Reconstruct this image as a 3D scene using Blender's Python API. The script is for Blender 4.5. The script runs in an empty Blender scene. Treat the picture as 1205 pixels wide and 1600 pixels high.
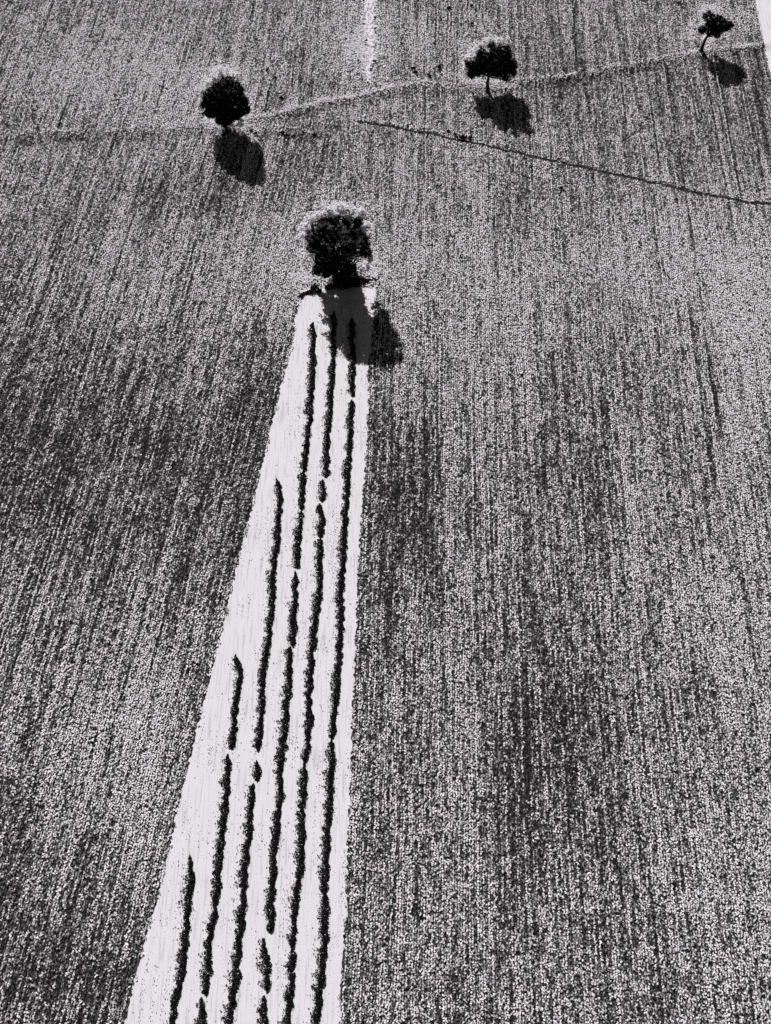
import bpy, math
import numpy as np
from mathutils import Vector

# ------------------------------------------------------------------ camera, sky, sun, exposure
S = bpy.context.scene
PITCH = math.radians(50.0)            # camera looks this far below the horizon
FPX = 2517.0                          # focal length in pixels of a 1205 x 1600 frame
H = 123.0                             # camera height in metres
cam_d = bpy.data.cameras.new('camera')
cam_d.sensor_fit = 'VERTICAL'; cam_d.sensor_height = 24.0
cam_d.lens = 24.0 * FPX / 1600.0
cam_d.clip_start = 1.0; cam_d.clip_end = 6000.0
cam = bpy.data.objects.new('camera', cam_d); S.collection.objects.link(cam)
cam.location = (0, 0, H)
cam.rotation_euler = (math.radians(90) - PITCH, 0, 0)
S.camera = cam

SUN_EL = math.radians(41.0)
SUN_AZ = math.radians(-20.0)          # from +Y, negative = towards -X (the sun stands behind the field, upper left)
w = bpy.data.worlds.new('World'); S.world = w; w.use_nodes = True
wn, wl = w.node_tree.nodes, w.node_tree.links
bg = wn['Background']; bg.inputs['Strength'].default_value = 0.05
sky = wn.new('ShaderNodeTexSky'); sky.sky_type = 'NISHITA'; sky.sun_disc = False
sky.sun_elevation = SUN_EL; sky.sun_rotation = SUN_AZ
sky.altitude = 600; sky.air_density = 0.8; sky.dust_density = 0.3      # a very clear day
bw = wn.new('ShaderNodeSeparateColor')      # black-and-white film behind a red filter: the sky lights in grey, and weakly
wl.new(sky.outputs[0], bw.inputs[0]); wl.new(bw.outputs[0], bg.inputs[0])
sd = bpy.data.lights.new('sun', 'SUN'); sd.energy = 5.0; sd.angle = math.radians(0.5)
sd.color = (1.0, 0.985, 0.99)
so = bpy.data.objects.new('sun', sd); S.collection.objects.link(so)
to_sun = Vector((math.sin(SUN_AZ) * math.cos(SUN_EL), math.cos(SUN_AZ) * math.cos(SUN_EL), math.sin(SUN_EL)))
so.rotation_euler = to_sun.to_track_quat('Z', 'Y').to_euler(); so.location = to_sun * 400
S.view_settings.view_transform = 'Standard'; S.view_settings.look = 'None'
S.view_settings.exposure = 0.0; S.view_settings.gamma = 1.0
try:
    S.view_settings.use_curve_mapping = False
except Exception:
    pass

rng = np.random.default_rng(7)
SP, CP = math.sin(PITCH), math.cos(PITCH)

# ------------------------------------------------------------------ survey: photo pixels to ground points
def P0(px, py, z=0.0):
    px = np.asarray(px, float); py = np.asarray(py, float)
    dz = -FPX * SP + (800 - py) * CP
    dy = FPX * CP + (800 - py) * SP
    t = (H - z) / -dz
    return (px - 602.5) * t, dy * t

def toPix(x, y, z=0.0):
    d = y * CP + (H - z) * SP
    u = y * SP - (H - z) * CP
    return 602.5 + FPX * x / d, 800 - FPX * u / d

RIDGE = [(-700, 225), (-200, 218), (0, 214), (120, 211), (240, 208), (355, 200), (430, 183), (520, 163), (640, 140), (760, 138), (900, 122),
         (1000, 104), (1100, 86), (1205, 74), (1500, 40), (1900, 0)]
_rx, _ry = P0([p[0] for p in RIDGE], [p[1] for p in RIDGE])
def ridge_y(x): return np.interp(x, _rx, _ry)
def sstep(t):
    t = np.clip(t, 0, 1); return t * t * (3 - 2 * t)
BANK = 0.2
def hgt(x, y):
    x = np.asarray(x, float); y = np.asarray(y, float)
    b = BANK * sstep((y - ridge_y(x) + 0.7) / 1.4)
    return b + 0.12 * np.sin(x * 0.045 + 1.0) * np.sin(y * 0.05)
def P(px, py):
    x, y = P0(px, py)
    for _ in range(4):
        x, y = P0(px, py, hgt(x, y))
    return x, y

# ------------------------------------------------------------------ value noise
_lat = np.random.default_rng(3).random((512, 512))
def vnoise(x, y, s, ox=0.0):
    x = np.asarray(x) / s + ox; y = np.asarray(y) / s + ox * 0.7
    xi = np.floor(x).astype(int); yi = np.floor(y).astype(int)
    fx = x - xi; fy = y - yi
    fx = fx * fx * (3 - 2 * fx); fy = fy * fy * (3 - 2 * fy)
    a = _lat[xi % 512, yi % 512]; b = _lat[(xi + 1) % 512, yi % 512]
    c = _lat[xi % 512, (yi + 1) % 512]; d = _lat[(xi + 1) % 512, (yi + 1) % 512]
    return (a * (1 - fx) + b * fx) * (1 - fy) + (c * (1 - fx) + d * fx) * fy

# ------------------------------------------------------------------ materials
def nt(name):
    m = bpy.data.materials.new(name); m.use_nodes = True
    n = m.node_tree.nodes; l = m.node_tree.links
    b = n['Principled BSDF']; b.inputs['Roughness'].default_value = 0.9
    b.inputs['Specular IOR Level'].default_value = 0.0
    return m, n, l, b
def grey(v): return (v * 1.0, v * 0.965, v * 0.99, 1)

def mat_soil_dark():
    m, n, l, b = nt('dark_field_soil')
    tc = n.new('ShaderNodeTexCoord')
    mp = n.new('ShaderNodeMapping'); mp.inputs['Scale'].default_value = (1, 0.5, 1)
    l.new(tc.outputs['Object'], mp.inputs[0])
    a = n.new('ShaderNodeTexNoise'); a.inputs['Scale'].default_value = 6.0; a.inputs['Detail'].default_value = 4
    l.new(mp.outputs[0], a.inputs['Vector'])
    r = n.new('ShaderNodeValToRGB')
    r.color_ramp.elements[0].position = 0.4; r.color_ramp.elements[0].color = grey(0.02)
    r.color_ramp.elements[1].position = 0.68; r.color_ramp.elements[1].color = grey(0.10)
    l.new(a.outputs[0], r.inputs[0]); l.new(r.outputs[0], b.inputs['Base Color'])
    bp = n.new('ShaderNodeBump'); bp.inputs['Strength'].default_value = 0.8; bp.inputs['Distance'].default_value = 0.1
    l.new(a.outputs[0], bp.inputs['Height']); l.new(bp.outputs[0], b.inputs['Normal'])
    return m

def mat_soil_pale(name, top=0.725, marks=True):
    m, n, l, b = nt(name)
    tc = n.new('ShaderNodeTexCoord')
    # fine clods
    a = n.new('ShaderNodeTexNoise'); a.inputs['Scale'].default_value = 9.0; a.inputs['Detail'].default_value = 6
    l.new(tc.outputs['Object'], a.inputs['Vector'])
    # long drag marks of the harrow, along the rows
    mp = n.new('ShaderNodeMapping'); mp.inputs['Scale'].default_value = (7.0, 0.25, 1); mp.inputs['Rotation'].default_value = (0, 0, math.radians(-1))
    l.new(tc.outputs['Object'], mp.inputs[0])
    c = n.new('ShaderNodeTexNoise'); c.inputs['Scale'].default_value = 1.0; c.inputs['Detail'].default_value = 3
    l.new(mp.outputs[0], c.inputs['Vector'])
    r = n.new('ShaderNodeValToRGB')
    e = r.color_ramp.elements
    e[0].position = 0.34; e[0].color = grey(top * 0.78); e[1].position = 0.47; e[1].color = grey(top)
    l.new(c.outputs[0], r.inputs[0])
    # sparse dark crumbs
    r2 = n.new('ShaderNodeValToRGB'); e = r2.color_ramp.elements
    e[0].position = 0.265; e[0].color = grey(0.25); e[1].position = 0.36; e[1].color = (1, 1, 1, 1)
    l.new(a.outputs[0], r2.inputs[0])
    mx = n.new('ShaderNodeMix'); mx.data_type = 'RGBA'; mx.blend_type = 'MULTIPLY'; mx.inputs[0].default_value = 1.0
    l.new(r.outputs[0], mx.inputs[6]); l.new(r2.outputs[0], mx.inputs[7]); l.new(mx.outputs[2], b.inputs['Base Color'])
    ad = n.new('ShaderNodeMath'); ad.operation = 'ADD'
    l.new(a.outputs[0], ad.inputs[0]); l.new(c.outputs[0], ad.inputs[1])
    bp = n.new('ShaderNodeBump'); bp.inputs['Strength'].default_value = 0.35; bp.inputs['Distance'].default_value = 0.05
    l.new(ad.outputs[0], bp.inputs['Height']); l.new(bp.outputs[0], b.inputs['Normal'])
    return m

def mat_attr(name, lo, hi, power=1.0, trans=0.0):
    """leaf material: each leaf carries its own ripeness (0 green and dark .. 1 pale: dry leaf and painted light alike)"""
    m, n, l, b = nt(name)
    at = n.new('ShaderNodeAttribute'); at.attribute_name = 'ripe_lit_tone'
    r = n.new('ShaderNodeValToRGB'); e = r.color_ramp.elements
    e[0].position = 0.0; e[0].color = grey(lo); e[1].position = 1.0; e[1].color = grey(hi)
    l.new(at.outputs['Fac'], r.inputs[0]); l.new(r.outputs[0], b.inputs['Base Color'])
    if trans > 0:
        t = n.new('ShaderNodeBsdfTranslucent'); l.new(r.outputs[0], t.inputs[0])
        ms = n.new('ShaderNodeMixShader'); ms.inputs[0].default_value = trans
        l.new(b.outputs[0], ms.inputs[1]); l.new(t.outputs[0], ms.inputs[2])
        l.new(ms.outputs[0], n['Material Output'].inputs[0])
    return m

M_SOIL = mat_soil_dark()
M_PALE = mat_soil_pale('pale_harrowed_soil')
M_CROP = mat_attr('young_cereal_leaves', 0.016, 0.92, trans=0.12)
M_LEAF = mat_attr('tree_leaves', 0.010, 0.85)
M_ROW = mat_attr('row_plant_leaves', 0.010, 0.7)
M_BARK, _n, _l, _b = nt('dark_bark')
_a = _n.new('ShaderNodeTexNoise'); _a.inputs['Scale'].default_value = 8
_r = _n.new('ShaderNodeValToRGB'); _r.color_ramp.elements[0].color = grey(0.01); _r.color_ramp.elements[1].color = grey(0.06)
_l.new(_a.outputs[0], _r.inputs[0]); _l.new(_r.outputs[0], _b.inputs['Base Color'])

# ------------------------------------------------------------------ mesh helpers
def quads_object(name, V, mat, ripe_lit=None, parent=None, origin=(0, 0, 0)):
    """V: (n,4,3) world coordinates -> one mesh object of n quads"""
    n = len(V)
    me = bpy.data.meshes.new(name)
    V = V - np.asarray(origin)
    me.vertices.add(n * 4); me.vertices.foreach_set('co', V.astype(np.float32).ravel())
    me.loops.add(n * 4); me.loops.foreach_set('vertex_index', np.arange(n * 4, dtype=np.int32))
    me.polygons.add(n); me.polygons.foreach_set('loop_start', np.arange(0, n * 4, 4, dtype=np.int32))
    if ripe_lit is not None:
        at = me.attributes.new('ripe_lit_tone', 'FLOAT', 'FACE'); at.data.foreach_set('value', ripe_lit.astype(np.float32))
    me.update(calc_edges=True); me.materials.append(mat)
    o = bpy.data.objects.new(name, me); S.collection.objects.link(o)
    if parent is not None:
        o.parent = parent
    else:
        o.location = origin
    return o

def leaves(c, L, W, tilt=1.0, g=None, along=None):
    """diamond leaf quads at centres c (n,3), long axis random, tilt 0 flat .. 1 any way"""
    g = g or rng
    n = len(c)
    az = g.random(n) * 2 * np.pi if along is None else along + g.normal(size=n) * 0.6 + np.pi * (g.random(n) < 0.5)
    el = (g.random(n) * 2 - 1) * tilt * 1.2
    a = np.stack([np.cos(az) * np.cos(el), np.sin(az) * np.cos(el), np.sin(el)], 1)
    up = np.array([0, 0, 1.0]) + g.normal(size=(n, 3)) * np.broadcast_to(tilt, n)[:, None] * 0.6
    b = np.cross(up, a); b /= np.linalg.norm(b, axis=1)[:, None] + 1e-9
    L = np.broadcast_to(L, n)[:, None] * 0.5; W = np.broadcast_to(W, n)[:, None] * 0.5
    k = (g.random(n)[:, None] - 0.5) * 0.5
    return np.stack([c - a * L, c + b * W + a * L * k, c + a * L, c - b * W + a * L * k], 1)

def struct(o): o['kind'] = 'structure'; return o
def tag(o, label, cat, group=None, kind=None):
    o['label'] = label; o['category'] = cat
    if group: o['group'] = group
    if kind: o['kind'] = kind
    return o

def sheet(name, left, right, mat, dz=0.03, nx=16, step=0.5, ragged=0.15):
    """a strip of ground between two polylines given as world (y -> x) tables"""
    y0, y1 = left[1].min(), left[1].max()
    ys = np.arange(y0, y1 + step, step)
    xl = np.interp(ys, left[1], left[0]) + ((vnoise(ys, ys * 0, 0.9, 3.3) - 0.5) * 0.5 + (vnoise(ys, ys * 0, 0.26, 5.3) - 0.5)) * ragged
    xr = np.interp(ys, right[1], right[0]) + ((vnoise(ys, ys * 0, 0.9, 9.1) - 0.5) * 0.5 + (vnoise(ys, ys * 0, 0.26, 7.1) - 0.5)) * ragged
    t = np.linspace(0, 1, nx)
    X = xl[:, None] * (1 - t) + xr[:, None] * t; Y = np.repeat(ys[:, None], nx, 1)
    Z = hgt(X, Y) + dz
    return grid_object(name, X, Y, Z, mat)

def grid_object(name, X, Y, Z, mat):
    ny, nx = X.shape
    me = bpy.data.meshes.new(name)
    co = np.stack([X, Y, Z], 2).reshape(-1, 3)
    i = np.arange(ny * nx).reshape(ny, nx)
    f = np.stack([i[:-1, :-1], i[:-1, 1:], i[1:, 1:], i[1:, :-1]], 2).reshape(-1, 4)
    me.vertices.add(len(co)); me.vertices.foreach_set('co', co.astype(np.float32).ravel())
    me.loops.add(len(f) * 4); me.loops.foreach_set('vertex_index', f.astype(np.int32).ravel())
    me.polygons.add(len(f)); me.polygons.foreach_set('loop_start', np.arange(0, len(f) * 4, 4, dtype=np.int32))
    me.polygons.foreach_set('use_smooth', np.ones(len(f), dtype=bool))
    me.update(calc_edges=True); me.materials.append(mat)
    o = bpy.data.objects.new(name, me); S.collection.objects.link(o)
    return o

# ------------------------------------------------------------------ ground
far = np.array([-3000, -1500, -700, -300, -150])
xs = np.concatenate([far, np.arange(-100, 100.1, 0.5), -far[::-1]])
ys = np.concatenate([[-2000, -600, -150, -30], np.arange(20, 250.1, 0.5), [300, 450, 800, 1600, 3500]])
X, Y = np.meshgrid(xs, ys)
struct(grid_object('ground', X, Y, hgt(X, Y), M_SOIL))

# bare strip with the plant rows
SL = [(40, 2200), (140, 1800), (193, 1599), (228, 1466), (246, 1403), (274, 1280), (281, 1248), (306, 1145), (328, 1060), (348, 980), (366, 900), (400, 767),
      (425, 662), (439, 605), (456, 542), (461, 501), (469, 463), (473, 450)]
SR = [(500, 2200), (525, 1800), (532, 1600), (533, 1545), (542, 1413), (544, 1280), (547, 1245), (551, 1113), (556, 1006), (560, 875), (568, 775), (573, 700),
      (576, 625), (575, 582), (586, 477), (588, 450)]
def poly(pts):
    x, y = P([p[0] for p in pts], [p[1] for p in pts]); o = np.argsort(y); return x[o], y[o]
strL, strR = poly(SL), poly(SR)
struct(sheet('bare_soil_strip', strL, strR, M_PALE, nx=30, step=0.12, ragged=0.30))
# thin pale stripe at the top of the picture
upL = poly([(566, -260), (568, -60), (569, 0), (570, 60), (568, 100), (572, 132)]); upR = poly([(590, -260), (588, -60), (587, 0), (586, 60), (584, 100), (577, 132)])
struct(sheet('bare_soil_stripe', upL, upR, M_PALE, nx=6, step=0.12, ragged=0.9))
# pale road cutting the top right corner
rdL = poly([(1140, -260), (1174, -40), (1183, 20), (1191, 60), (1200, 100), (1212, 150), (1235, 250)]); rdR = poly([(1225, -260), (1262, -40), (1272, 20), (1285, 60), (1292, 100), (1306, 150), (1330, 250)])
struct(sheet('road', rdL, rdR, M_PALE, nx=12, step=0.25, ragged=0.3))

def in_band(x, y, L, R, g=0.0):
    return (y > L[1].min() - g) & (y < L[1].max() + g) & (x > np.interp(y, *L[::-1]) - g) & (x < np.interp(y, *R[::-1]) + g)

# ditch: a narrow dark furrow running to the right edge
_dx, _dy = P([565, 640, 700, 740, 800, 870, 930, 1000, 1060, 1110, 1160, 1205, 1400], [192, 205, 217, 226, 238, 254, 267, 283, 296, 307, 316, 321, 345])
def ditch_d(x, y): return np.where(x > _dx[0] - 0.5, y - np.interp(x, _dx, _dy) + (vnoise(x, x * 0, 1.3, 2.7) - 0.5) * 0.35, 99.0)
# border between the left field and the right field above the strip
BORD = poly([(300, -260), (340, -100), (375, 0), (420, 90), (470, 150), (548, 190), (530, 240), (508, 310), (490, 380), (475, 450)])
def border_x(y):
    b = np.interp(y, *BORD[::-1])
    return np.where(y < strL[1].max(), np.interp(y, *strL[::-1]) + 1.0, b)

# ------------------------------------------------------------------ ripening of the crop, patch by patch, with bright halos round the trees painted in
#        x     y    rx   ry  tone
PATCH = [(70, 640, 150, 190, -.30), (330, 720, 90, 160, -.26), (400, 600, 40, 90, -.25), (60, 820, 100, 60, -.10), (150, 1120, 150, 110, .12), (240, 1060, 90, 110, .10),
         (60, 1500, 150, 130, -.27), (10, 1330, 80, 120, -.15), (235, 1330, 40, 120, .16), (170, 1560, 50, 80, -.12), (100, 430, 140, 60, .0), (250, 400, 200, 60, .05), (380, 440, 60, 100, .12), (455, 420, 45, 70, .22),
         (180, 130, 130, 50, .24), (300, 160, 60, 50, .18), (60, 20, 120, 40, -.05), (440, 60, 120, 60, .06), (575, 60, 32, 75, .42), (645, 60, 26, 50, .30), (540, 60, 20, 60, .25), (620, 150, 40, 20, -.05), (130, 60, 150, 60, .10),
         (100, 260, 150, 40, .0), (480, 240, 60, 40, -.20), (300, 300, 200, 40, -.10), (600, 220, 60, 30, -.12), (465, 175, 60, 14, -.12),
         (960, 130, 130, 40, -.14), (820, 30, 120, 30, .05), (1170, 200, 50, 80, -.18), (1192, 120, 14, 60, -.3), (1190, 50, 12, 60, -.2), (1150, 30, 60, 30, .1),
         (800, 230, 200, 40, .04), (1050, 400, 220, 90, .24), (1150, 560, 120, 160, .08), (1180, 620, 60, 200, .22), (1150, 480, 80, 100, .12), (780, 480, 200, 120, .10), (680, 420, 100, 80, .10),
         (640, 760, 60, 160, -.24), (600, 900, 50, 200, -.14), (590, 1350, 40, 200, -.14), (870, 900, 60, 260, -.18), (900, 1180, 110, 160, -.14), (830, 1230, 60, 160, -.16), (1000, 1050, 60, 120, -.10),
         (820, 700, 120, 120, .0), (1120, 930, 100, 120, .12), (1170, 1100, 60, 160, .16), (760, 1420, 140, 120, .02), (650, 1420, 50, 200, .10), (900, 1450, 160, 140, .0), (1150, 1430, 80, 160, .12), (700, 1180, 50, 150, .08),
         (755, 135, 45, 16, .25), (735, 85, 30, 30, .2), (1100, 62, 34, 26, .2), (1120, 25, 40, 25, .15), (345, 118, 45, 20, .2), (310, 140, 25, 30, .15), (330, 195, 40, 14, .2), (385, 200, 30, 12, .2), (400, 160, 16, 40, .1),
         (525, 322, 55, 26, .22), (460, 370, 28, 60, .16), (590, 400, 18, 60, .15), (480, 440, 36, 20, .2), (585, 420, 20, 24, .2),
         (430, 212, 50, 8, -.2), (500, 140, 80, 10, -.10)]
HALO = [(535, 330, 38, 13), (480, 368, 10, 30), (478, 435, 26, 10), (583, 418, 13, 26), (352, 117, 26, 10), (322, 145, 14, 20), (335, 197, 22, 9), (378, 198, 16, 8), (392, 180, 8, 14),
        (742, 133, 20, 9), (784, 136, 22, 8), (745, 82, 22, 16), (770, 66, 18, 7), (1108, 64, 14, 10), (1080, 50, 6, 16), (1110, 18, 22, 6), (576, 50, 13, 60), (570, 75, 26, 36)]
def halo(x, y):  # bright halo round the trees and top-centre glow, painted into the crop
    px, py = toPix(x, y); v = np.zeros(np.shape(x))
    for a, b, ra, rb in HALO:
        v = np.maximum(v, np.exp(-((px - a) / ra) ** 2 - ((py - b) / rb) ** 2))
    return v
def ripe_lit_tone(x, y):
    px, py = toPix(x, y)
    v = np.full(np.shape(x), 0.50)
    for a, b, ra, rb, k in PATCH:
        d = ((px - a) / ra) ** 2 + ((py - b) / rb) ** 2
        v += (1.15 if k > 0 else 1.05) * k * np.exp(-d)
    v += (vnoise(x, y * 0.5, 9.0, 5.5) - 0.5) * 0.12 + (vnoise(x, y * 0.2, 2.5, 1.5) - 0.5) * 0.12
    return v

# ------------------------------------------------------------------ the sown fields
def sow(name, ang, keep, label, spacing=0.225, seed=1, bend=0.0):
    g = np.random.default_rng(seed)
    ca, sa = math.cos(ang), math.sin(ang)          # row direction is (sin, cos)
    us = np.arange(-190, 190, spacing); vs = np.arange(20, 290, 0.13)
    U, Vv = np.meshgrid(us, vs, indexing='ij')
    row_tone = g.normal(size=len(us)); row_tone2 = np.repeat(g.normal(size=len(us) // 5 + 1), 5)[:len(us)]
    Rt = np.repeat(row_tone[:, None], len(vs), 1); R2 = np.repeat(row_tone2[:, None], len(vs), 1)
    U = U.ravel(); Vv = Vv.ravel(); Rt = Rt.ravel(); R2 = R2.ravel()
    x = U * ca + Vv * sa + bend * (Vv - 120) ** 2
    y = -U * sa + Vv * ca
    px, py = toPix(x, y)
    k = (px > -110) & (px < 1315) & (py > -90) & (py < 1690)
    x, y, U, Vv, Rt, R2 = x[k], y[k], U[k], Vv[k], Rt[k], R2[k]
    x = x + g.normal(size=len(x)) * 0.035 + (vnoise(x, y, 3.0, 6.1) - 0.5) * 0.15; y = y + g.uniform(-0.07, 0.07, len(y))
    ex = (vnoise(x, y, 0.5, 2.2) - 0.5) * 0.5
    k = keep(x + ex, y) & ~in_band(x + ex, y, strL, strR) & (~in_band(x + ex, y, upL, upR) | (g.random(len(x)) < 0.3)) & ~in_band(x + ex, y, rdL, rdR)
    k &= np.abs(ditch_d(x, y)) > 0.15 + ex * 0.2
    x, y, U, Vv, Rt, R2 = x[k], y[k], U[k], Vv[k], Rt[k], R2[k]
    n = len(x)
    ripe_lit = ripe_lit_tone(x, y)
    # tone of each clump: patch + row streak that comes and goes along the row + its own chance
    come = vnoise(U * 7, Vv, 14.0, 8.0)
    idx = np.round(U / spacing)
    streak = Rt * (0.25 + 1.4 * sstep((come - 0.45) * 3)) * 0.10 + R2 * 0.02
    streak -= (np.abs(Rt) > 2.5) * 0.15 * (vnoise(idx, Vv / 12.0, 1.0, 0.0) > 0.45)
    grain = ((vnoise(idx, Vv / 0.30, 1.0) - 0.5) * 0.66 + (vnoise(idx + 99, Vv / 2.0, 1.0) - 0.5) * 0.50 + (vnoise(idx + 211, Vv / 10.0, 1.0) - 0.5) * 0.50
             + (vnoise(np.floor(idx / 3) + 321, Vv / 14.0, 1.0) - 0.5) * 0.12 + (vnoise(x, y * 0.6, 0.45, 4.0) - 0.5) * 0.25)
    t = ripe_lit + 0.105 + streak + grain + g.normal(size=n) * 0.14
    con = np.interp(y, [90, 170], [1.35, 0.95])          # tone contrast lowered with distance
    t = np.clip((t - 0.5) * con + 0.5 + (1.45 - con) * 0.08, 0, 1)
    # bright edge along the bank
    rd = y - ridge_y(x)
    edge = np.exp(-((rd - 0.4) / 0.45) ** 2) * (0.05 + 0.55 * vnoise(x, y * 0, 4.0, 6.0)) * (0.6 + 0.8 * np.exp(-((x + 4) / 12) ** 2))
    t = np.clip(t + edge - 0.22 * np.exp(-((rd + 1.0) / 0.7) ** 2), 0, 1)  # shade below the bank is painted into the crop tone
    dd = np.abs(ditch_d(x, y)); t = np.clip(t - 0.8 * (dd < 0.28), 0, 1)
    in_halo = halo(x, y) > 0.6
    thin = (g.random(n) < 0.06 + 0.25 * (vnoise(idx, Vv / 0.7, 1.0, 7.0) < 0.25)) & ~in_halo
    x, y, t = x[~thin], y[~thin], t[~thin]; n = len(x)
    z = hgt(x, y)
    K = 2
    hh = 0.08 + 0.10 * g.random(n) + 0.10 * t
    c = np.stack([x, y, z], 1)[:, None, :] + g.normal(size=(n, K, 3)) * np.array([0.032, 0.05, 0.0])
    c[:, :, 2] += hh[:, None] * g.uniform(0.45, 1.0, (n, K))
    c = c.reshape(-1, 3)
    tt = np.clip(np.repeat(t, K) + g.normal(size=n * K) * 0.10, 0, 1) ** 1.25
    q = leaves(c, g.uniform(0.15, 0.28, n * K), g.uniform(0.08, 0.13, n * K) * (0.95 + 0.3 * tt), 0.65 - 0.38 * tt, g, along=math.pi / 2 - ang)
    # dry pale grass at the trunks and bank, and the bright halos painted round crowns
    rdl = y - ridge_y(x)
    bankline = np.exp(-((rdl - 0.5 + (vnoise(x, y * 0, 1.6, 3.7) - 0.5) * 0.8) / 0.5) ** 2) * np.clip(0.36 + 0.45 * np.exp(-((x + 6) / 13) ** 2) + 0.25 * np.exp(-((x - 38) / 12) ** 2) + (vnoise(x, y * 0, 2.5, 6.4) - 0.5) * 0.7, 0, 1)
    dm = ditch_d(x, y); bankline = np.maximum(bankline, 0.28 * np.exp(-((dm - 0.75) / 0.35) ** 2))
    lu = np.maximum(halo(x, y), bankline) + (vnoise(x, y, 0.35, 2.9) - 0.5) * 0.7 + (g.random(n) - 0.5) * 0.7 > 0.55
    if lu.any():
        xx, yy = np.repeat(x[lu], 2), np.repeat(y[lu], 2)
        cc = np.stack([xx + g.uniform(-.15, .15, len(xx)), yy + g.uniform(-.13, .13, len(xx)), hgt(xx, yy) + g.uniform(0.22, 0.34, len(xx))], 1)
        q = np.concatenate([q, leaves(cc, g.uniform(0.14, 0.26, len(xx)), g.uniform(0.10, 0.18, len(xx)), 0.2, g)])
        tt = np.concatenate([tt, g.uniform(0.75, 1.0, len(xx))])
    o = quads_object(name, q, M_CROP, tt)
    tag(o, label, 'crop', kind='stuff')
    print(name, n, 'clumps')
    return o

def is_left(x, y): return x < border_x(y)
def above(x, y): return y > ridge_y(x)
sow('crop_field', math.radians(1.4), lambda x, y: ~is_left(x, y) & ~above(x, y), 'large speckled field of fine upright rows filling the right side', seed=11)
sow('crop_field', math.radians(6.3), lambda x, y: is_left(x, y) & ~above(x, y), 'darker speckled field with slanting rows left of the bare strip', seed=12)
sow('crop_field', math.radians(2.0), lambda x, y: above(x, y) & ~is_left(x, y), 'paler field beyond the tree line with upright rows', seed=13)
sow('crop_field', math.radians(5.0), lambda x, y: above(x, y) & is_left(x, y), 'pale field beyond the boundary at the top left with slanting rows', seed=14)

# ------------------------------------------------------------------ plant rows in the bare strip
ROWS = [
 ('leftmost and shortest dark plant row, only near the bottom of the bare strip', 11.0,
  [[(296, 1340), (299, 1373), (293, 1429), (288, 1479), (281, 1539), (271, 1595), (258, 1680), (240, 1800)]]),
 ('second dark plant row from the left in the lower bare strip', 11.0,
  [[(369, 1026), (374, 1054), (371, 1086), (365, 1126), (362, 1168)], [(358, 1182), (357, 1205), (355, 1232), (349, 1288), (342, 1363), (336, 1429), (328, 1479), (324, 1552)], [(318, 1562), (316, 1600), (305, 1700), (294, 1800)]]),
 ('third dark plant row from the left, its top end level with mid strip', 10.5,
  [[(434, 750), (440, 780), (436, 812), (432, 857), (427, 887), (426, 925), (424, 950), (421, 995), (415, 1033), (411, 1086), (407, 1126), (404, 1172)], [(401, 1192), (402, 1218)],
   [(395, 1228), (394, 1245), (391, 1290), (387, 1346), (382, 1396), (376, 1463), (371, 1529), (362, 1595), (345, 1700), (330, 1800)]]),
 ('long dark plant row with several gaps, starting furthest left under the tree', 8.5,
  [[(490, 506), (491, 526), (489, 570), (486, 617), (484, 662), (479, 712), (476, 735)], [(475, 740), (472, 775), (472, 795)], [(471, 801), (471, 812), (467, 862), (467, 886)], [(464, 896), (461, 937), (459, 985), (457, 1008)],
   [(454, 1014), (452, 1068), (447, 1113), (444, 1152), (439, 1206), (438, 1245), (434, 1288), (429, 1346), (424, 1413), (424, 1455)], [(414, 1470), (417, 1506), (416, 1548)], [(411, 1560), (412, 1600), (402, 1700), (392, 1800)]]),
 ('long dark plant row second from the right edge of the bare strip', 8.5,
  [[(522, 489), (521, 559), (518, 605), (517, 625), (513, 675), (511, 715), (509, 744)], [(503, 753), (506, 765), (505, 782)], [(500, 790), (504, 812), (502, 838)], [(501, 844), (501, 862), (499, 925), (492, 990), (488, 1046), (484, 1099), (483, 1139), (479, 1188)],
   [(479, 1194), (475, 1245), (473, 1290), (469, 1363), (462, 1429), (460, 1478)], [(459, 1486), (459, 1512), (454, 1579), (445, 1700), (438, 1800)]]),
 ('rightmost dark plant row, running the whole length of the bare strip', 8.5,
  [[(549, 500), (552, 560), (550, 618)], [(549, 628), (549, 675), (544, 730), (541, 790), (536, 875), (532, 950), (532, 980), (528, 1046), (525, 1099), (520, 1152)], [(519, 1160), (517, 1200), (516, 1258), (514, 1290), (510, 1380), (507, 1446), (507, 1479), (500, 1529), (497, 1598), (488, 1700), (480, 1800)]]),
]
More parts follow.
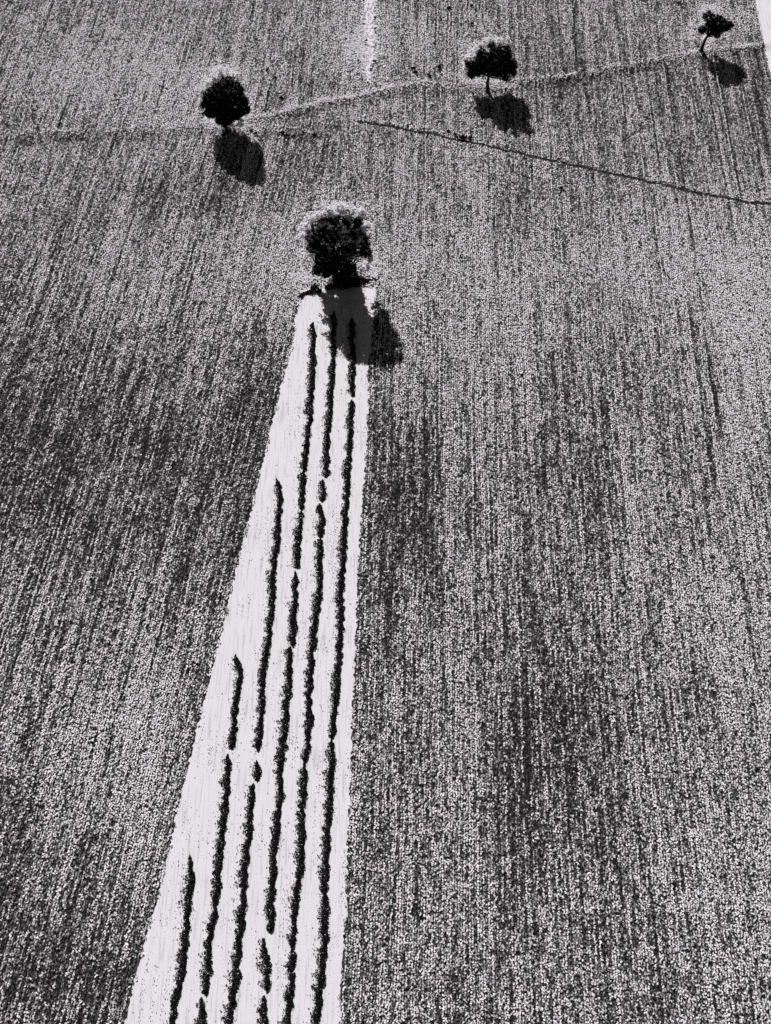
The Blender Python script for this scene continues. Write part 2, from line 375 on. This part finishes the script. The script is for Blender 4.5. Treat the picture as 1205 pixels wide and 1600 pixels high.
def plant_row(label, wpx, segs, seed):
    g = np.random.default_rng(seed)
    C = []; T = []
    for sgm in segs:
        x, y = P([p[0] for p in sgm], [p[1] for p in sgm])
        L = np.concatenate([[0], np.cumsum(np.hypot(np.diff(x), np.diff(y)))])
        n = int(L[-1] / 0.05)
        s = np.linspace(-0.12, L[-1] + 0.12, n)
        cx = np.interp(s, L, x); cy = np.interp(s, L, y) - np.minimum(s, 0) * 1.0 - np.maximum(s - L[-1], 0)
        end = np.minimum(np.minimum((s + 0.17) / (1.1 if sgm is segs[0] else 0.5), (L[-1] - s + 0.17) / 0.35), 1.0) ** 0.9 * (0.75 + 0.25 * (vnoise(cx, cy, 0.45, seed + 9.9) > 0.3))
        dens = 18
        hw = 0.275 * (0.25 + 0.45 * vnoise(cx, cy, 0.9, seed) + 0.75 * vnoise(cx, cy, 0.28, seed + 1.7) + 0.45 * vnoise(cx, cy, 0.12, seed + 7.7)) * end
        hw = np.where(vnoise(cx, cy, 0.35, seed + 12.1) < 0.12, hw * 0.35, hw)
        jx = (vnoise(cx, cy, 0.6, seed + 3.3) - 0.5) * 0.22 + (vnoise(cx, cy, 5.0, seed + 2.3) - 0.5) * 0.25
        for k in range(dens):
            u = g.uniform(-1, 1, n)
            # ragged to the left, tidy to the right
            rag = 0.10 * (vnoise(cx, cy * 1.0, 0.16, seed + 4.1) > 0.55) * vnoise(cx, cy, 0.9, seed + 6) * 2.2
            wl = hw * (0.45 + 0.85 * (vnoise(cx, cy, 0.13, seed + 2.1) > 0.5) + 0.5 * (vnoise(cx, cy, 0.4, seed + 2.9) > 0.6)) + rag * end
            stray = (g.random(n) < 0.05 * (vnoise(cx, cy, 1.2, seed + 5) > 0.4)) * g.exponential(0.22, n)
            xx = cx + jx + np.where(u < 0, u * wl, u * hw * (0.7 + 0.35 * (vnoise(cx, cy, 0.15, seed + 3.9) > 0.5))) - stray - 0.04
            yy = cy + g.uniform(-0.08, 0.08, n)
            hh = (0.50 * np.sqrt(np.clip(1 - u * u, 0.05, 1)) * (0.6 + 0.6 * vnoise(cx, cy, 0.5, seed + 8)) * (0.3 + 0.7 * end)) * g.uniform(0.15, 1.0, n)
            hh = np.where(stray > 0, 0.06, hh) * 0.85
            C.append(np.stack([xx, yy, hgt(xx, yy) + 0.03 + hh], 1))
            tt = np.where(g.random(n) < np.where(u < -0.6, 0.20, 0.006), g.uniform(0.6, 1, n), g.uniform(0, 0.03, n))
            T.append(tt)
    C = np.concatenate(C); T = np.concatenate(T)
    q = leaves(C, g.uniform(0.09, 0.20, len(C)), g.uniform(0.06, 0.12, len(C)), 0.8, g)
    org = (float(C[0, 0]), float(C[0, 1]), float(hgt(C[0, 0], C[0, 1])))
    o = quads_object('plant_row', q, M_ROW, T, origin=org)
    tag(o, label, 'plant row', 'dark rows of plants in the bare strip')
for i, (lb, wpx, segs) in enumerate(ROWS):
    plant_row(lb, wpx, segs, 50 + i)

# crumbs and seedlings strewn over the bare soil
g = np.random.default_rng(77)
n = 50000
py_ = g.uniform(460, 1690, n); px_ = g.uniform(160, 600, n)
x, y = P(px_, py_)
k = in_band(x, y, strL, strR, -0.1)
lane = vnoise(x + (y - 100) * -0.02, y * 0.04, 0.22, 2.0)
xr = np.interp(y, *strR[::-1])
k &= (g.random(n) < np.clip((vnoise(x, y, 2.5, 3.1) - 0.35) * 1.6, 0.04, 1) * np.clip((lane - 0.45) * 3, 0.02, 1))
x, y = x[k], y[k]
a_, b_ = P(g.normal(548, 18, 1500), g.uniform(466, 560, 1500)); k = in_band(a_, b_, strL, strR, -0.1)
x = np.concatenate([x, a_[k]]); y = np.concatenate([y, b_[k]])
c = np.stack([x, y, hgt(x, y) + 0.05 + 0.03 * g.random(len(x))], 1)
q = leaves(c, g.uniform(0.05, 0.17, len(c)), g.uniform(0.04, 0.09, len(c)), 0.5, g)
tag(quads_object('seedlings', q, M_ROW, g.uniform(0, 0.5, len(c))), 'tiny dark seedlings and crumbs strewn over the bare pale soil', 'seedlings', kind='stuff')
print('seedlings', len(c))

# ------------------------------------------------------------------ tubes (trunks, limbs)
def tube(pts, rad, seg=8):
    pts = [Vector(p) for p in pts]
    V = []; F = []
    for i, p in enumerate(pts):
        d = (pts[min(i + 1, len(pts) - 1)] - pts[max(i - 1, 0)]).normalized()
        a = d.cross(Vector((0.3, 1, 0.1))).normalized(); b = d.cross(a)
        for k in range(seg):
            th = 2 * math.pi * k / seg
            V.append(p + (a * math.cos(th) + b * math.sin(th)) * rad[i])
    for i in range(len(pts) - 1):
        for k in range(seg):
            F.append((i * seg + k, i * seg + (k + 1) % seg, (i + 1) * seg + (k + 1) % seg, (i + 1) * seg + k))
    F.append(tuple(range(seg))); F.append(tuple(range((len(pts) - 1) * seg, len(pts) * seg)))
    return V, F
def tubes_object(name, specs, mat, parent):
    V = []; F = []
    for pts, rad in specs:
        v, f = tube(pts, rad); o = len(V)
        V += v; F += [tuple(i + o for i in t) for t in f]
    me = bpy.data.meshes.new(name); me.from_pydata(V, [], F); me.update(); me.materials.append(mat)
    for p in me.polygons: p.use_smooth = True
    ob = bpy.data.objects.new(name, me); S.collection.objects.link(ob); ob.parent = parent
    return ob

def tree(label, base, trunk, lobes, fringe, seed, dens=260, tw=0.22, depth=1.0, sun_leaves=0.3, wide=1.0):
    """base, trunk and lobes are read off in photo pixels and turned into metres at the tree's place"""
    g = np.random.default_rng(seed)
    bx, by = P(base[0], base[1]); bz = float(hgt(bx, by))
    d = by * CP + (H - bz) * SP
    s = FPX / d                                         # pixels per metre here
    ev = math.atan2(H - bz, float(by))
    cz = s * math.cos(ev)
    e = bpy.data.objects.new('tree', None); S.collection.objects.link(e); e.location = (float(bx), float(by), bz)
    tag(e, label, 'tree', 'trees scattered over the fields')
    def loc(px, py): return (px - base[0]) / s * wide, (base[1] - py) / cz
    # trunk
    tp = [(0, 0, -0.15)] + [(loc(*p)[0], 0.0, loc(*p)[1]) for p in trunk]
    n = len(tp); rad = [tw * 1.5] + [tw * (1.1 - 0.5 * i / max(1, n - 2)) for i in range(n - 1)]
    tubes_object('trunk', [(tp, rad)], M_BARK, e)
    top = Vector(tp[-1]); specs = []
    for (px, py, r) in lobes:
        lx, lz = loc(px, py); t = Vector((lx, g.uniform(-1, 1) * r / s * 0.6, lz))
        start = Vector(tp[-2]).lerp(top, g.random())
        mid = start.lerp(t, 0.5) + Vector((g.uniform(-.2, .2), g.uniform(-.2, .2), g.uniform(-.2, .1)))
        specs.append(([start, mid, t], [tw * 0.5, tw * 0.3, tw * 0.1]))
    tubes_object('branches', specs, M_BARK, e)
    # crown: leaves in sub-clumps spread through every lobe's volume
    C = []; R = []
    cx0 = np.mean([l[0] for l in lobes]); xr = max(abs(l[0] - cx0) + l[2] for l in lobes)
    for (px, py, r) in lobes:
        lx, lz = loc(px, py); rm = r / s
        edge = math.sqrt(max(0.0, 1 - ((px - cx0) / xr) ** 2))
        spread = xr / s * edge * 0.42 * depth
        for oy in ((0.0,) if spread < rm * 0.5 else (-spread, 0.0, spread)):
            shr = 0.92 if oy == 0 else 0.75
            m = int(22 * (rm * shr) ** 2 + 6)
            v = g.normal(size=(m, 3)); v /= np.linalg.norm(v, axis=1)[:, None]
            sub = v * (g.random(m)[:, None] ** 0.4) * rm * shr * g.choice([0.75, 0.9, 1.12], size=(m, 1))
            ctr = np.array([lx, oy, lz])
            ctr[2] = lz - oy * math.tan(ev) * 0.85
            nl = int(dens * 0.35)
            sr = 0.13 + 0.26 * g.random(m)
            off = g.normal(size=(m, nl, 3)) * sr[:, None, None] * 0.55
            pts = (ctr + sub[:, None, :] + off).reshape(-1, 3)
            pts = pts[pts[:, 2] > 0.12]
            C.append(pts)
    C = np.concatenate(C)
    q = leaves(C, g.uniform(0.14, 0.30, len(C)), g.uniform(0.09, 0.17, len(C)), 1.0, g)
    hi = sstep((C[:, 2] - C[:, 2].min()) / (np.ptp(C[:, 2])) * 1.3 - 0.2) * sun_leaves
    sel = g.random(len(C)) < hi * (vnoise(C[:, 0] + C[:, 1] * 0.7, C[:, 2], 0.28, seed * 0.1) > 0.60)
    tt = np.where(sel, g.uniform(0.5, 1.0, len(C)), g.random(len(C)) ** 2 * 0.03)  # painted highlights: clusters of pale leaves, more towards the crown top
    # backlit sprigs round the crown, their glow painted as pale leaf colour
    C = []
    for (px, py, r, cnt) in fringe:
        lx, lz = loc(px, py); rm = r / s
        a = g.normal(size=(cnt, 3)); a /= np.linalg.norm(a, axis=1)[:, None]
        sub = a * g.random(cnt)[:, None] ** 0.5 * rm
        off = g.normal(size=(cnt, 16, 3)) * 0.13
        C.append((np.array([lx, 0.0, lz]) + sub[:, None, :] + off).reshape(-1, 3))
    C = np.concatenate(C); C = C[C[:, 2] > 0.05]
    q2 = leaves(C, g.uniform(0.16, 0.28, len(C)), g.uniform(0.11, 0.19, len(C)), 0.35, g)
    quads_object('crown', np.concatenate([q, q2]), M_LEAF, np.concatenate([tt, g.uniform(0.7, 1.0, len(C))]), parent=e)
    print(label, len(C))
    return e

tree('broad dark tree standing at the head of the bare strip, largest of the four', (541, 449),
     [(541, 438), (540, 425), (538, 412)],
     [(500, 361, 14), (489, 373, 9), (496, 388, 13), (515, 374, 19), (536, 368, 19), (558, 376, 15), (569, 384, 9), (546, 394, 22), (573, 396, 7), (503, 412, 12), (497, 423, 5), (516, 392, 13), (506, 399, 10), (528, 352, 9),
      (524, 412, 19), (545, 424, 17), (538, 437, 15), (530, 438, 11), (551, 437, 11), (545, 350, 7), (561, 351, 5), (522, 353, 10), (568, 373, 8), (569, 386, 6), (508, 352, 7), (558, 362, 8), (510, 427, 6)],
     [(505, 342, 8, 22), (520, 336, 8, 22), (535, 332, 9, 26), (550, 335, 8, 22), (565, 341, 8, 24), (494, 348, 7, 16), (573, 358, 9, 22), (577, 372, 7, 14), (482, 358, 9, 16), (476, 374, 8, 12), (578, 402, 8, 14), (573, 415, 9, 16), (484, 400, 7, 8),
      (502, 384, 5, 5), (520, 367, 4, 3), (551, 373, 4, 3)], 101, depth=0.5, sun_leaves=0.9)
tree('round dark tree on the field boundary at the left', (355, 208),
     [(355, 203), (354, 197), (354, 188)],
     [(355, 160, 21), (338, 163, 14), (330, 175, 10), (322, 165, 5), (348, 143, 13), (358, 135, 11), (372, 138, 12), (379, 150, 13), (368, 132, 9), (388, 160, 6), (326, 158, 5), (333, 150, 9), (383, 165, 9), (387, 172, 7), (373, 178, 11), (354, 182, 11), (353, 191, 6), (346, 187, 7), (362, 187, 7), (340, 176, 10)],
     [(352, 119, 8, 14), (343, 124, 7, 12), (333, 134, 8, 14), (325, 147, 7, 10), (364, 121, 8, 12), (380, 126, 7, 10), (390, 152, 5, 6), (378, 192, 6, 8), (365, 196, 5, 4)], 102, depth=0.8, wide=0.94)
tree('tree with a ragged open crown and thin bare trunk, upper right of centre', (762, 144),
     [(762, 138), (761, 130), (762, 122), (764, 112)],
     [(776, 100, 17), (790, 106, 11), (784, 82, 10), (787, 92, 9), (763, 75, 5), (771, 84, 6), (749, 84, 5), (748, 96, 9), (739, 107, 9), (750, 107, 9), (756, 92, 8), (768, 90, 9), (768, 112, 9), (745, 113, 6), (735, 117, 6), (731, 101, 4), (760, 103, 12), (800, 103, 5), (777, 114, 8), (788, 113, 7), (800, 114, 3), (788, 123, 2.5)],
     [(755, 72, 6, 8), (740, 82, 7, 12), (728, 94, 6, 8), (774, 70, 6, 8), (788, 68, 5, 6), (725, 108, 4, 5), (795, 125, 5, 5), (751, 92, 4, 4)], 103, dens=200, tw=0.22, depth=0.7)
tree('smallest tree, with a bent thin trunk and flat crown in the top right corner', (1096, 81),
     [(1096, 76), (1097, 70), (1099, 62), (1103, 54)],
     [(1106, 42, 11), (1097, 28, 7), (1112, 34, 8), (1118, 44, 8), (1127, 44, 5), (1132, 41, 3), (1092, 48, 5), (1113, 53, 4), (1103, 32, 7), (1120, 37, 6)],
     [(1086, 42, 5, 5), (1090, 24, 4, 4), (1104, 22, 4, 4)], 104, dens=220, tw=0.22, depth=0.9)

# low hedge across the head of the bare strip
g = np.random.default_rng(31)
hx, hy = P([467, 474, 483, 492, 498, 508, 520, 532, 545, 558, 567, 578, 587], [466, 461, 458, 452, 457, 453, 450, 448, 446, 443, 441, 440, 439])
L = np.concatenate([[0], np.cumsum(np.hypot(np.diff(hx), np.diff(hy)))]); n = 6500
s_ = g.random(n) * L[-1]; s_ = s_[(vnoise(s_, s_ * 0, 0.55, 1.4) > 0.33) | (s_ > L[-1] * 0.4)]; n = len(s_); x = np.interp(s_, L, hx); y = np.interp(s_, L, hy)
amp = 0.3 + 1.3 * vnoise(s_, s_ * 0, 0.6, 4.4)
x = x + g.normal(size=n) * 0.08; y = y + g.normal(size=n) * 0.12 * amp + (vnoise(s_, s_ * 0, 0.5, 8.4) - 0.5) * 0.35
c = np.stack([x, y, hgt(x, y) + 0.05 + g.random(n) * 0.42 * amp], 1)
q = leaves(c, g.uniform(0.12, 0.22, n), g.uniform(0.08, 0.14, n), 0.9, g)
o = quads_object('low_hedge', q, M_ROW, np.where(g.random(n) < 0.04, 0.7, 0.02 * g.random(n)), origin=(float(hx[0]), float(hy[0]), 0.0))
tag(o, 'low thin dark hedge across the head of the bare strip under the large tree', 'hedge')

# small black specks in the crop, built as dark leaf clumps
DARK_SPECKS = [(723, 217, 9), (712, 213, 4), (442, 211, 6), (450, 215, 5), (458, 216, 4), (492, 214, 5), (475, 210, 3), (393, 207, 4), (400, 212, 4), (877, 297, 4), (440, 156, 5), (430, 125, 4), (418, 112, 3), (420, 147, 3), (585, 99, 4), (315, 210, 3),
         (560, 98, 2), (575, 132, 2), (645, 110, 5), (650, 116, 4), (670, 120, 4), (687, 108, 4), (737, 12, 4), (1060, 8, 3), (687, 107, 4), (738, 40, 4), (672, 122, 3), (702, 16, 5), (700, 208, 5), (735, 218, 5), (1118, 92, 4), (1160, 122, 3)]
C = []
for px, py, r in DARK_SPECKS:
    x, y = P(px, py); m = int(18 * r)
    rr = r / 12.5 * 0.5
    a = g.normal(size=(m, 3)) * np.array([rr, rr * 0.7, 0.0]) * 0.6
    c = a + np.array([x, y, 0]); c[:, 2] = hgt(c[:, 0], c[:, 1]) + 0.25 + g.random(m) * 0.2
    C.append(c)
C = np.concatenate(C)
o = quads_object('dark_specks', leaves(C, 0.2, 0.13, 0.6, g), M_ROW, np.zeros(len(C)))
tag(o, 'scattered dark leafy specks among the crop near the field boundary', 'dark_specks', kind='stuff')
